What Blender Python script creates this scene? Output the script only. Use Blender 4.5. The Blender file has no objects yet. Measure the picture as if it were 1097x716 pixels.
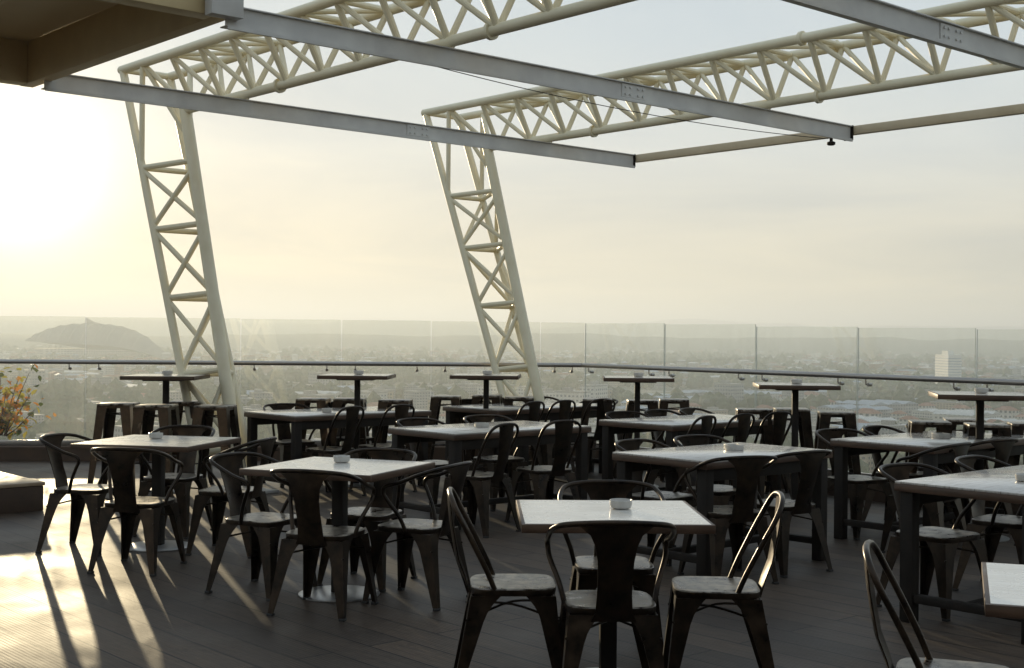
import bpy, bmesh, math, random
from math import radians as R, sin, cos, pi, sqrt
from mathutils import Vector as V, Matrix as M, noise as mn
random.seed(7)
sc = bpy.context.scene
C = sc.collection

# ------------------------------------------------------------------ camera
F_PX, CX, CY, ROLL, CZ = 1400.0, 548.5, 358.0, 0.0086, 1.52
RV, UV_, FV = V((cos(ROLL), 0, sin(ROLL))), V((-sin(ROLL), 0, cos(ROLL))), V((0, 1, 0))
cd = bpy.data.cameras.new("camera"); cam = bpy.data.objects.new("camera", cd); C.objects.link(cam)
cd.sensor_width = 36; cd.lens = F_PX / 1097 * 36; cd.clip_start = .05; cd.clip_end = 40000
mw = M.Identity(4)
for i, a in enumerate((RV, UV_, -FV)):
    for j in range(3): mw[j][i] = a[j]
mw.translation = (0, 0, CZ); cam.matrix_world = mw
sc.camera = cam
def P(u, v, z):
    d = FV + RV * ((u - CX) / F_PX) - UV_ * ((v - CY) / F_PX)
    t = (z - CZ) / d.z
    return V((d.x * t, d.y * t, z))
def ray(u): return (u - CX) / F_PX

# ------------------------------------------------------------------ materials
def mat(name):
    m = bpy.data.materials.new(name); m.use_nodes = True
    nt = m.node_tree; return m, nt, nt.nodes["Principled BSDF"]
def N(nt, t, **kw):
    n = nt.nodes.new(t)
    for k, v in kw.items(): setattr(n, k, v)
    return n
def L(nt, a, b): nt.links.new(a, b)
def ramp(nt, stops):
    r = N(nt, "ShaderNodeValToRGB"); e = r.color_ramp.elements
    while len(e) < len(stops): e.new(.5)
    for i, (p, c) in enumerate(stops):
        e[i].position = p; e[i].color = (*c, 1) if len(c) == 3 else c
    return r
def noise(nt, scale, detail=4, rough=.6, coord="Object", mapping=None):
    tc = N(nt, "ShaderNodeTexCoord"); n = N(nt, "ShaderNodeTexNoise")
    n.inputs["Scale"].default_value = scale; n.inputs["Detail"].default_value = detail; n.inputs["Roughness"].default_value = rough
    if mapping:
        mp = N(nt, "ShaderNodeMapping"); mp.inputs["Rotation"].default_value = mapping[0]; mp.inputs["Scale"].default_value = mapping[1]
        L(nt, tc.outputs[coord], mp.inputs[0]); L(nt, mp.outputs[0], n.inputs[0])
    else: L(nt, tc.outputs[coord], n.inputs[0])
    return n
def simple(name, c0, c1, scale=8, rough=(.4, .6), metal=0., bump=0., mapping=None, detail=5, coord="Object", lo=.35, hi=.68, vary=0):
    m, nt, p = mat(name)
    n = noise(nt, scale, detail, .62, coord, mapping)
    r = ramp(nt, [(lo, c0), (hi, c1)]); L(nt, n.outputs[0], r.inputs[0]); L(nt, r.outputs[0], p.inputs["Base Color"])
    rr = N(nt, "ShaderNodeMapRange"); rr.inputs[1].default_value = .3; rr.inputs[2].default_value = .7
    rr.inputs[3].default_value = rough[0]; rr.inputs[4].default_value = rough[1]
    L(nt, n.outputs[0], rr.inputs[0]); L(nt, rr.outputs[0], p.inputs["Roughness"])
    p.inputs["Metallic"].default_value = metal
    if vary:
        oi = N(nt, "ShaderNodeObjectInfo"); mr = N(nt, "ShaderNodeMapRange"); mr.inputs[3].default_value = 1 - vary; mr.inputs[4].default_value = 1 + vary; L(nt, oi.outputs["Random"], mr.inputs[0])
        vs = N(nt, "ShaderNodeVectorMath", operation="SCALE"); L(nt, r.outputs[0], vs.inputs[0]); L(nt, mr.outputs[0], vs.inputs["Scale"]); L(nt, vs.outputs[0], p.inputs["Base Color"])
        av = N(nt, "ShaderNodeVectorMath", operation="MULTIPLY_ADD"); av.inputs[1].default_value = (9, 5, 7); L(nt, oi.outputs["Random"], av.inputs[0]); lk = n.inputs[0].links[0].from_socket; L(nt, lk, av.inputs[2]); L(nt, av.outputs[0], n.inputs[0])
    if bump:
        b = N(nt, "ShaderNodeBump"); b.inputs["Strength"].default_value = bump; b.inputs["Distance"].default_value = .002
        L(nt, n.outputs[0], b.inputs["Height"]); L(nt, b.outputs[0], p.inputs["Normal"])
    return m
MT = {}
MT["gun"] = simple("dark_bronze_metal", (.010, .007, .005), (.042, .027, .016), 12, (.26, .45), .7, .08, vary=.35)
MT["seat"] = simple("worn_seat_metal", (.05, .034, .022), (.42, .37, .30), 13, (.2, .48), .35, .2, detail=10, lo=.40, hi=.60, vary=.3)
MT["rubber"] = simple("black_rubber", (.015, .015, .015), (.03, .03, .03), 30, (.6, .8))
MT["blackm"] = simple("dark_painted_metal", (.009, .007, .0055), (.02, .015, .011), 10, (.55, .75), .0, .05); MT["blackm"].node_tree.nodes["Principled BSDF"].inputs["Specular IOR Level"].default_value = .25
MT["steelplate"] = simple("brushed_steel_plate", (.42, .42, .42), (.55, .54, .52), 20, (.3, .45), .9, .03)
MT["truss"] = simple("cream_painted_steel", (.74, .67, .47), (.83, .77, .58), 2.5, (.35, .55), 0, .08, detail=8)
MT["beam"] = simple("grey_galvanised_steel", (.52, .51, .49), (.66, .65, .61), 2.5, (.35, .55), 0, .05, detail=8)
MT["tube"] = simple("tan_painted_steel", (.56, .47, .32), (.66, .57, .41), 3, (.45, .6), 0, .05)
MT["rail"] = simple("stainless_handrail", (.36, .34, .32), (.44, .42, .4), .8, (.26, .34), .8)
MT["kerb"] = simple("dark_brown_stone", (.045, .026, .015), (.075, .045, .028), 6, (.65, .85), 0, .15)
MT["ceramic"] = simple("white_ceramic", (.42, .4, .36), (.55, .53, .49), 12, (.2, .35))
MT["ash"] = simple("brown_residue", (.08, .05, .03), (.2, .13, .08), 40, (.7, .9))
MT["soffit"] = simple("tan_soffit_panel", (.72, .6, .36), (.78, .66, .43), 2, (.4, .6), 0, .03)
MT["soffit_dark"] = simple("brown_fascia", (.60, .46, .24), (.70, .56, .31), 3, (.4, .6), 0, .05)
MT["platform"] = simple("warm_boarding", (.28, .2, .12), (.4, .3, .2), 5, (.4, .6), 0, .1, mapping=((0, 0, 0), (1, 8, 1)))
MT["soil"] = simple("planter_soil", (.03, .02, .015), (.06, .045, .03), 30, (.8, .95))
MT["concrete"] = simple("concrete", (.25, .24, .22), (.36, .35, .33), .6, (.7, .9), 0, .2)

def wood_top(name, pale, seams=1.0, rough=.3):
    m, nt, p = mat(name)
    tc = N(nt, "ShaderNodeTexCoord")
    mp = N(nt, "ShaderNodeMapping"); mp.inputs["Scale"].default_value = (2.2, 26, 2.2); L(nt, tc.outputs["Object"], mp.inputs[0])
    n = N(nt, "ShaderNodeTexNoise"); n.inputs["Scale"].default_value = 2.4; n.inputs["Detail"].default_value = 7; n.inputs["Roughness"].default_value = .65
    L(nt, mp.outputs[0], n.inputs[0])
    r = ramp(nt, [(.33, pale[0]), (.5, pale[1]), (.68, pale[2])]); L(nt, n.outputs[0], r.inputs[0])
    b = N(nt, "ShaderNodeTexBrick"); b.offset = 0.37
    mp2 = N(nt, "ShaderNodeMapping"); mp2.inputs["Location"].default_value = (.31, .06, 0); L(nt, tc.outputs["Object"], mp2.inputs[0]); L(nt, mp2.outputs[0], b.inputs[0])
    b.inputs["Scale"].default_value = 1; b.inputs["Brick Width"].default_value = 2.4; b.inputs["Row Height"].default_value = .14
    b.inputs["Mortar Size"].default_value = .003; b.inputs["Color1"].default_value = (1, 1, 1, 1); b.inputs["Color2"].default_value = (.8, .79, .77, 1); b.inputs["Mortar"].default_value = (.25, .22, .2, 1)
    mx = N(nt, "ShaderNodeMix", data_type="RGBA", blend_type="MULTIPLY"); mx.inputs[0].default_value = seams
    L(nt, r.outputs[0], mx.inputs[6]); L(nt, b.outputs[0], mx.inputs[7]); oi = N(nt, "ShaderNodeObjectInfo"); av = N(nt, "ShaderNodeVectorMath", operation="MULTIPLY_ADD"); av.inputs[1].default_value = (9, 5, 7); L(nt, oi.outputs["Random"], av.inputs[0]); L(nt, tc.outputs["Object"], av.inputs[2])
    n4 = N(nt, "ShaderNodeTexNoise"); n4.inputs["Scale"].default_value = 3.2; n4.inputs["Detail"].default_value = 8; n4.inputs["Roughness"].default_value = .68; L(nt, av.outputs[0], n4.inputs[0])
    r4 = ramp(nt, [(.3, (.62, .58, .52)), (.46, (.95, .94, .93)), (.7, (1.05, 1.05, 1.05))]); L(nt, n4.outputs[0], r4.inputs[0])
    m4 = N(nt, "ShaderNodeMix", data_type="RGBA", blend_type="MULTIPLY"); m4.inputs[0].default_value = .45; L(nt, mx.outputs[2], m4.inputs[6]); L(nt, r4.outputs[0], m4.inputs[7]); L(nt, m4.outputs[2], p.inputs["Base Color"])
    rq = N(nt, "ShaderNodeMapRange"); rq.inputs[1].default_value = .3; rq.inputs[2].default_value = .7; rq.inputs[3].default_value = rough + .12; rq.inputs[4].default_value = rough - .04; L(nt, n4.outputs[0], rq.inputs[0]); L(nt, rq.outputs[0], p.inputs["Roughness"])
    bp = N(nt, "ShaderNodeBump"); p.inputs["Coat Weight"].default_value = .5; p.inputs["Coat Roughness"].default_value = .12; bp.inputs["Strength"].default_value = .05; bp.inputs["Distance"].default_value = .002
    L(nt, n.outputs[0], bp.inputs["Height"]); L(nt, bp.outputs[0], p.inputs["Normal"])
    return m
MT["top_pale"] = wood_top("limed_wood_top", ((.56, .52, .46), (.70, .67, .61), (.78, .76, .71)), .12, .24)
MT["top_grey"] = wood_top("weathered_wood_top", ((.38, .345, .30), (.55, .51, .46), (.66, .62, .57)), .7, .2)
MT["edge"] = simple("dark_wood_edge", (.045, .024, .014), (.10, .054, .03), 6, (.35, .55), 0, .1, mapping=((0, 0, 0), (1, 1, 8)))

T_ANG = R(41.5)                       # the steelwork and the boards run along this axis
t_ = V((-sin(T_ANG), cos(T_ANG), 0)); b_ = V((cos(T_ANG), sin(T_ANG), 0))

def floor_material():
    m, nt, p = mat("dark_decking")
    tc = N(nt, "ShaderNodeTexCoord"); mp = N(nt, "ShaderNodeMapping")
    mp.inputs["Rotation"].default_value = (0, 0, -(pi / 2 + T_ANG)); L(nt, tc.outputs["Object"], mp.inputs[0])
    b = N(nt, "ShaderNodeTexBrick"); b.offset = .43; L(nt, mp.outputs[0], b.inputs[0])
    b.inputs["Scale"].default_value = 1; b.inputs["Brick Width"].default_value = 2.6; b.inputs["Row Height"].default_value = .205
    b.inputs["Mortar Size"].default_value = .006; b.inputs["Mortar Smooth"].default_value = .2
    b.inputs["Color1"].default_value = (.074, .053, .037, 1); b.inputs["Color2"].default_value = (.043, .032, .024, 1); b.inputs["Mortar"].default_value = (.008, .007, .006, 1)
    mp2 = N(nt, "ShaderNodeMapping"); mp2.inputs["Scale"].default_value = (1.2, 14, 1); L(nt, mp.outputs[0], mp2.inputs[0])
    n = N(nt, "ShaderNodeTexNoise"); n.inputs["Scale"].default_value = 3; n.inputs["Detail"].default_value = 8; n.inputs["Roughness"].default_value = .7; L(nt, mp2.outputs[0], n.inputs[0])
    n2 = N(nt, "ShaderNodeTexNoise"); n2.inputs["Scale"].default_value = 1.1; n2.inputs["Detail"].default_value = 5; L(nt, tc.outputs["Object"], n2.inputs[0])
    r = ramp(nt, [(.3, (.62, .62, .62)), (.7, (1.35, 1.3, 1.25))]); L(nt, n.outputs[0], r.inputs[0])
    mx = N(nt, "ShaderNodeMix", data_type="RGBA", blend_type="MULTIPLY"); mx.inputs[0].default_value = 1
    L(nt, b.outputs[0], mx.inputs[6]); L(nt, r.outputs[0], mx.inputs[7])
    r2 = ramp(nt, [(.32, (.75, .75, .77)), (.7, (1.2, 1.17, 1.12))]); L(nt, n2.outputs[0], r2.inputs[0])
    mx2 = N(nt, "ShaderNodeMix", data_type="RGBA", blend_type="MULTIPLY"); mx2.inputs[0].default_value = 1
    L(nt, mx.outputs[2], mx2.inputs[6]); L(nt, r2.outputs[0], mx2.inputs[7]); n3 = N(nt, "ShaderNodeTexNoise"); n3.inputs["Scale"].default_value = 7; n3.inputs["Detail"].default_value = 9; n3.inputs["Roughness"].default_value = .72; L(nt, tc.outputs["Object"], n3.inputs[0])
    r3 = ramp(nt, [(.3, (.55, .54, .53)), (.45, (1, 1, 1)), (.6, (1, 1, 1)), (.74, (1.7, 1.65, 1.55))]); L(nt, n3.outputs[0], r3.inputs[0])
    mx3 = N(nt, "ShaderNodeMix", data_type="RGBA", blend_type="MULTIPLY"); mx3.inputs[0].default_value = .8; L(nt, mx2.outputs[2], mx3.inputs[6]); L(nt, r3.outputs[0], mx3.inputs[7]); L(nt, mx3.outputs[2], p.inputs["Base Color"])
    rr = N(nt, "ShaderNodeMapRange"); rr.inputs[1].default_value = .3; rr.inputs[2].default_value = .7; rr.inputs[3].default_value = .45; rr.inputs[4].default_value = .68
    L(nt, n2.outputs[0], rr.inputs[0]); L(nt, rr.outputs[0], p.inputs["Roughness"])
    p.inputs["Specular IOR Level"].default_value = .4
    # fine anti-slip ribs along each board plus the joints
    w = N(nt, "ShaderNodeTexWave", wave_type="BANDS", bands_direction="Y"); w.inputs["Scale"].default_value = 15; w.inputs["Distortion"].default_value = .3; L(nt, mp.outputs[0], w.inputs[0])
    ad = N(nt, "ShaderNodeMath", operation="MULTIPLY_ADD"); ad.inputs[1].default_value = .35
    L(nt, w.outputs[1], ad.inputs[0]); L(nt, n.outputs[0], ad.inputs[2])
    sb = N(nt, "ShaderNodeMath", operation="MULTIPLY_ADD"); sb.inputs[1].default_value = -2.0; L(nt, b.outputs[1], sb.inputs[0]); L(nt, ad.outputs[0], sb.inputs[2])
    bp = N(nt, "ShaderNodeBump"); bp.inputs["Strength"].default_value = .45; bp.inputs["Distance"].default_value = .004
    L(nt, sb.outputs[0], bp.inputs["Height"]); L(nt, bp.outputs[0], p.inputs["Normal"])
    return m
MT["floor"] = floor_material()

def glass_material():
    m = bpy.data.materials.new("clear_glass"); m.use_nodes = True; nt = m.node_tree; nt.nodes.clear()
    o = N(nt, "ShaderNodeOutputMaterial"); tr = N(nt, "ShaderNodeBsdfTransparent"); tr.inputs[0].default_value = (.965, .975, .96, 1)
    gl = N(nt, "ShaderNodeBsdfGlossy"); gl.inputs["Roughness"].default_value = .02; gl.inputs[0].default_value = (.9, .9, .9, 1)
    ge = N(nt, "ShaderNodeNewGeometry"); dt = N(nt, "ShaderNodeVectorMath", operation="DOT_PRODUCT"); L(nt, ge.outputs["Incoming"], dt.inputs[0]); L(nt, ge.outputs["Normal"], dt.inputs[1])
    ab = N(nt, "ShaderNodeMath", operation="ABSOLUTE"); L(nt, dt.outputs["Value"], ab.inputs[0]); om = N(nt, "ShaderNodeMath", operation="SUBTRACT"); om.inputs[0].default_value = 1; L(nt, ab.outputs[0], om.inputs[1])
    pw = N(nt, "ShaderNodeMath", operation="POWER"); pw.inputs[1].default_value = 5; L(nt, om.outputs[0], pw.inputs[0])
    fr = N(nt, "ShaderNodeMath", operation="MULTIPLY_ADD"); fr.inputs[1].default_value = .945; fr.inputs[2].default_value = .055; L(nt, pw.outputs[0], fr.inputs[0])
    mx = N(nt, "ShaderNodeMixShader"); L(nt, fr.outputs[0], mx.inputs[0]); L(nt, tr.outputs[0], mx.inputs[1]); L(nt, gl.outputs[0], mx.inputs[2])
    df = N(nt, "ShaderNodeBsdfTranslucent"); df.inputs[0].default_value = (.8, .78, .72, 1)      # film of dust and water marks
    n = noise(nt, 2.2, 6, .65, "Object", ((0, 0, 0), (1, 1, .5))); r = ramp(nt, [(.35, (.012, .012, .012)), (.75, (.065, .065, .065))]); L(nt, n.outputs[0], r.inputs[0])
    m2 = N(nt, "ShaderNodeMixShader"); L(nt, r.outputs[0], m2.inputs[0]); L(nt, mx.outputs[0], m2.inputs[1]); L(nt, df.outputs[0], m2.inputs[2])
    L(nt, m2.outputs[0], o.inputs[0]); return m
MT["glass"] = glass_material()
def edge_material():
    m, nt, p = mat("glass_edge"); n = noise(nt, 6); r = ramp(nt, [(.3, (.55, .62, .56)), (.7, (.68, .74, .68))]); L(nt, n.outputs[0], r.inputs[0])
    L(nt, r.outputs[0], p.inputs["Base Color"]); p.inputs["Roughness"].default_value = .15; p.inputs["Transmission Weight"].default_value = .35; return m
MT["glass_edge"] = edge_material()
def leaf(name, c0, c1):
    m = bpy.data.materials.new(name); m.use_nodes = True; nt = m.node_tree; nt.nodes.clear()
    o = N(nt, "ShaderNodeOutputMaterial"); n = noise(nt, 5, 3); r = ramp(nt, [(.35, c0), (.65, c1)]); L(nt, n.outputs[0], r.inputs[0])
    d = N(nt, "ShaderNodeBsdfDiffuse"); t = N(nt, "ShaderNodeBsdfTranslucent"); L(nt, r.outputs[0], d.inputs[0]); L(nt, r.outputs[0], t.inputs[0])
    x = N(nt, "ShaderNodeMixShader"); x.inputs[0].default_value = .55; L(nt, d.outputs[0], x.inputs[1]); L(nt, t.outputs[0], x.inputs[2]); L(nt, x.outputs[0], o.inputs[0]); return m
MT["leaf_or"] = leaf("orange_leaf", (.6, .2, .04), (.75, .38, .06))
MT["leaf_ye"] = leaf("yellow_green_leaf", (.42, .36, .06), (.55, .48, .1))
MT["leaf_gr"] = leaf("green_leaf", (.05, .09, .025), (.12, .16, .04))
MT["bark"] = simple("bark", (.06, .04, .03), (.12, .09, .06), 20, (.7, .9))

# ------------------------------------------------------------------ mesh builder
class MB:
    def __init__(s): s.v = []; s.f = []; s.m = []
    def add(s, vs, fs, mi=0):
        o = len(s.v); s.v += [tuple(x) for x in vs]; s.f += [tuple(i + o for i in f) for f in fs]; s.m += [mi] * len(fs)
        return s
    def bm(s, bm, mi=0, mtx=None):
        bm.verts.index_update()
        vs = [(mtx @ v.co) if mtx else v.co.copy() for v in bm.verts]
        s.add(vs, [[v.index for v in f.verts] for f in bm.faces], mi); bm.free(); return s
    def box(s, c, d, rz=0, bev=0, mi=0, mtx=None):
        bm = bmesh.new(); bmesh.ops.create_cube(bm, size=1); bmesh.ops.scale(bm, vec=d, verts=bm.verts)
        if bev: bmesh.ops.bevel(bm, geom=bm.edges[:], offset=bev, segments=2, affect="EDGES", profile=.5)
        x = M.Translation(c) @ M.Rotation(rz, 4, "Z")
        return s.bm(bm, mi, (mtx @ x) if mtx else x)
    def tube(s, pts, r, n=8, cap=True, mi=0, closed=False):
        pts = [V(p) for p in pts]; rs = r if isinstance(r, (list, tuple)) else [r] * len(pts)
        tang = []
        for i in range(len(pts)):
            a = pts[max(i - 1, 0)]; b = pts[min(i + 1, len(pts) - 1)]; tang.append((b - a).normalized())
        nrm = tang[0].orthogonal().normalized(); vs = []
        for i, p in enumerate(pts):
            nrm = (nrm - tang[i] * nrm.dot(tang[i])); nrm = nrm.normalized() if nrm.length > 1e-6 else tang[i].orthogonal().normalized()
            bn = tang[i].cross(nrm)
            for k in range(n): vs.append(p + (nrm * cos(2 * pi * k / n) + bn * sin(2 * pi * k / n)) * rs[i])
        fs = [(i * n + k, i * n + (k + 1) % n, (i + 1) * n + (k + 1) % n, (i + 1) * n + k) for i in range(len(pts) - 1) for k in range(n)]
        if cap: fs += [tuple(range(n - 1, -1, -1)), tuple((len(pts) - 1) * n + k for k in range(n))]
        return s.add(vs, fs, mi)
    def loft(s, rings, cap=True, mi=0):
        n = len(rings[0]); vs = [p for r in rings for p in r]
        fs = [(i * n + k, i * n + (k + 1) % n, (i + 1) * n + (k + 1) % n, (i + 1) * n + k) for i in range(len(rings) - 1) for k in range(n)]
        if cap: fs += [tuple(range(n - 1, -1, -1)), tuple((len(rings) - 1) * n + k for k in range(n))]
        return s.add(vs, fs, mi)
    def lathe(s, prof, n=28, mi=0, c=(0, 0, 0)):
        vs = [(c[0] + r * cos(2 * pi * k / n), c[1] + r * sin(2 * pi * k / n), c[2] + z) for r, z in prof for k in range(n)]
        fs = [(i * n + k, i * n + (k + 1) % n, (i + 1) * n + (k + 1) % n, (i + 1) * n + k) for i in range(len(prof) - 1) for k in range(n)]
        fs += [tuple(range(n - 1, -1, -1)), tuple((len(prof) - 1) * n + k for k in range(n))]
        return s.add(vs, fs, mi)
    def build(s, name, mats, parent=None, smooth=35, loc=None, rz=0):
        me = bpy.data.meshes.new(name); me.from_pydata(s.v, [], s.f)
        bm = bmesh.new(); bm.from_mesh(me); bmesh.ops.recalc_face_normals(bm, faces=bm.faces); bm.to_mesh(me); bm.free()
        for m in (mats if isinstance(mats, (list, tuple)) else [mats]): me.materials.append(MT[m] if isinstance(m, str) else m)
        for p, i in zip(me.polygons, s.m): p.material_index = i
        if smooth:
            for p in me.polygons: p.use_smooth = True
            me.set_sharp_from_angle(angle=R(smooth))
        o = bpy.data.objects.new(name, me); C.objects.link(o)
        if parent: o.parent = parent
        if loc is not None: o.location = loc
        o.rotation_euler.z = rz
        return o
def tag(o, label=None, cat=None, group=None, kind=None):
    if label: o["label"] = label
    if cat: o["category"] = cat
    if group: o["group"] = group
    if kind: o["kind"] = kind
    return o
def thing(name, label, cat, loc=(0, 0, 0), rz=0, group=None):
    o = bpy.data.objects.new(name, None); o.empty_display_size = .1; C.objects.link(o)
    o.location = loc; o.rotation_euler.z = rz
    return tag(o, label, cat, group)
def dup(root, loc, rz, label=None, group=None):
    r = root.copy(); C.objects.link(r); r.location = loc; r.rotation_euler = (0, 0, rz)
    if label: r["label"] = label
    if group: r["group"] = group
    def rec(src, dst):
        for ch in list(src.children):
            c = ch.copy(); C.objects.link(c); c.parent = dst; rec(ch, c)
    rec(root, r); return r
def crom(pts, n=6):
    pts = [V(p) for p in pts]; out = []
    for i in range(len(pts) - 1):
        p0 = pts[max(i - 1, 0)]; p1 = pts[i]; p2 = pts[i + 1]; p3 = pts[min(i + 2, len(pts) - 1)]
        for k in range(n):
            t = k / n
            out.append(.5 * ((2 * p1) + (p2 - p0) * t + (2 * p0 - 5 * p1 + 4 * p2 - p3) * t * t + (3 * p1 - p0 - 3 * p2 + p3) * t ** 3))
    out.append(pts[-1]); return out

# ------------------------------------------------------------------ terrace (setting)
# rail line on plan, from far left to the right
RAILP = [P(-190, 386.0, 1.15), P(627, 391.3, 1.15), P(1330, 419, 1.15)]
RL = [V((p.x, p.y, 0)) for p in RAILP]; RL[2] = RL[1] + (RL[2] - RL[1]) * 1.75
def rail_at(u):
    for a, b in ((RL[0], RL[1]), (RL[1], RL[2])):
        k = ray(u); d = b - a; den = d.x - k * d.y
        s = (k * a.y - a.x) / den
        if -1e-4 <= s <= 1.0001: return a + d * s
    return RL[2]
d1 = (RL[1] - RL[0]).normalized(); n1 = V((-d1.y, d1.x, 0)); d2 = (RL[2] - RL[1]).normalized(); n2 = V((-d2.y, d2.x, 0))
def offs(d):     # the rail line pushed outwards by d
    mid = RL[1] + (n1 + n2).normalized() * d / max(.3, (n1 + n2).normalized().dot(n1))
    return [RL[0] + n1 * d, mid, RL[2] + n2 * d]
EDGE = offs(1.25)
poly = [EDGE[0] + d1 * -8, EDGE[1], EDGE[2] + d2 * 4, V((16, -14, 0)), V((-14, -14, 0))]
mb = MB(); k = len(poly)
mb.add([(p.x, p.y, 0) for p in poly] + [(p.x, p.y, -.5) for p in poly], [tuple(range(k)), tuple(range(2 * k - 1, k - 1, -1))] + [(i, (i + 1) % k, k + (i + 1) % k, k + i) for i in range(k)])
tag(mb.build("terrace_floor", "floor", smooth=0), kind="structure")
mb = MB(); ins = [p * .97 for p in poly]
mb.add([(p.x, p.y, -.504) for p in ins] + [(p.x, p.y, -45.2) for p in ins], [tuple(range(k)), tuple(range(2 * k - 1, k - 1, -1))] + [(i, (i + 1) % k, k + (i + 1) % k, k + i) for i in range(k)])
tag(mb.build("building_below", "concrete", smooth=0), "concrete building block carrying the rooftop terrace", "building")
# kerb under the glass
mb = MB()
for a, b, n in ((RL[0], RL[1], n1), (RL[1], RL[2], n2)):
    pass
ki, ko = offs(-.16), offs(.14)
vs = []
for i in range(3):
    for q, z in ((ki[i], .002), (ki[i], .16), (ki[i] + (ko[i] - ki[i]) * .04, .17), (ko[i], .17), (ko[i], .002)): vs.append((q.x, q.y, z))
mb.loft([vs[0:5], vs[5:10], vs[10:15]])
tag(mb.build("kerb", "kerb", smooth=0), "low dark brown kerb running along the foot of the glass balustrade", "kerb")

# glass panels
joints = [-185, -60, 92, 258, 366, 462, 579, 627, 712, 810, 919, 1046, 1190, 1340, 1520, 1740]
glab = ["clear glass panel at the far left edge", "clear glass panel left of the stadium spire with orange leaves behind", "clear glass panel just left of the left truss leg, stadium behind",
 "clear glass panel between left truss leg and its next joint", "clear glass panel behind the second bar table from left", "clear glass panel just left of the middle truss leg",
 "narrow clear glass panel left of the balustrade corner", "narrow clear glass panel right of the balustrade corner", "clear glass panel behind the fourth bar table, right of centre",
 "clear glass panel behind the fifth bar table", "clear glass panel left of the white tower block view", "clear glass panel at the right edge behind the last bar table", "clear glass panel just past the right edge of the view", "clear glass panel second past the right edge of the view", "clear glass panel farthest right along the balustrade"]
for i in range(len(joints) - 1):
    a, b = rail_at(joints[i]), rail_at(joints[i + 1]); d = (b - a); ln = d.length; dn = d.normalized(); a = a + dn * .008; b = b - dn * .008
    um = (joints[i] + joints[i + 1]) / 2
    vt = 338 if um < 627 else (346 if um < 800 else 350)
    mid = (a + b) / 2; vt = 338.5 + um * .012 if um < 800 else 349.5 + (um - 810) * .012
    ztop = CZ + ((CY + ROLL * (um - CX)) - vt) * mid.y / F_PX
    g = thing("glass_panel", glab[i], "glass panel", (mid.x, mid.y, .172), math.atan2(d.y, d.x), "glass balustrade panels")
    m_ = MB(); w = (b - a).length; h = ztop - .172; t = .006
    vv = [(-w / 2, -t, 0), (w / 2, -t, 0), (w / 2, t, 0), (-w / 2, t, 0), (-w / 2, -t, h), (w / 2, -t, h), (w / 2, t, h), (-w / 2, t, h)]
    m_.add(vv, [(0, 1, 5, 4), (2, 3, 7, 6)], 0); m_.add(vv, [(1, 2, 6, 5), (3, 0, 4, 7), (4, 5, 6, 7), (0, 3, 2, 1)], 1)
    m_.build("pane", ["glass", "glass_edge"], g, smooth=0)
    s_ = MB(); s_.box((0, 0, .03), (w, .05, .06), bev=.004); s_.build("base_channel", "rail", g)
    for sx in (-1, 1):
        if w > .5:
            br = MB(); x0 = sx * (w / 2 - .16)
            br.tube([(x0, -.008, .9), (x0, -.05, .9)], .018, 10); br.tube(crom([(x0, -.04, .9), (x0, -.075, .905), (x0, -.082, .94), (x0, -.082, .962)], 4), .007, 6)
            br.build("rail_bracket", "rail", g)
hr = MB(); rp = offs(-.082)
pts = [(rp[0].x, rp[0].y, 1.15), *[((rp[0] + (rp[1] - rp[0]) * .985).x, (rp[0] + (rp[1] - rp[0]) * .985).y, 1.15)], (rp[1].x, rp[1].y, 1.15), ((rp[1] + (rp[2] - rp[1]) * .02).x, (rp[1] + (rp[2] - rp[1]) * .02).y, 1.15), (rp[2].x, rp[2].y, 1.15)]
hr.tube(pts, .026, 14)
tag(hr.build("handrail", "rail"), "round steel handrail running along the inside of the glass balustrade", "handrail")

# platform at the left edge
pf = thing("platform", "low boxy dark sided platform with a sunlit top at the left edge", "platform", (-3.93, 11.0, 0), T_ANG)
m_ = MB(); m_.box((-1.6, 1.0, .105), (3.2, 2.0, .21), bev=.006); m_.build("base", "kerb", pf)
m_ = MB(); m_.box((-1.6, 1.0, .2275), (3.22, 2.02, .03), bev=.005); m_.build("top_board", "platform", pf)

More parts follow.
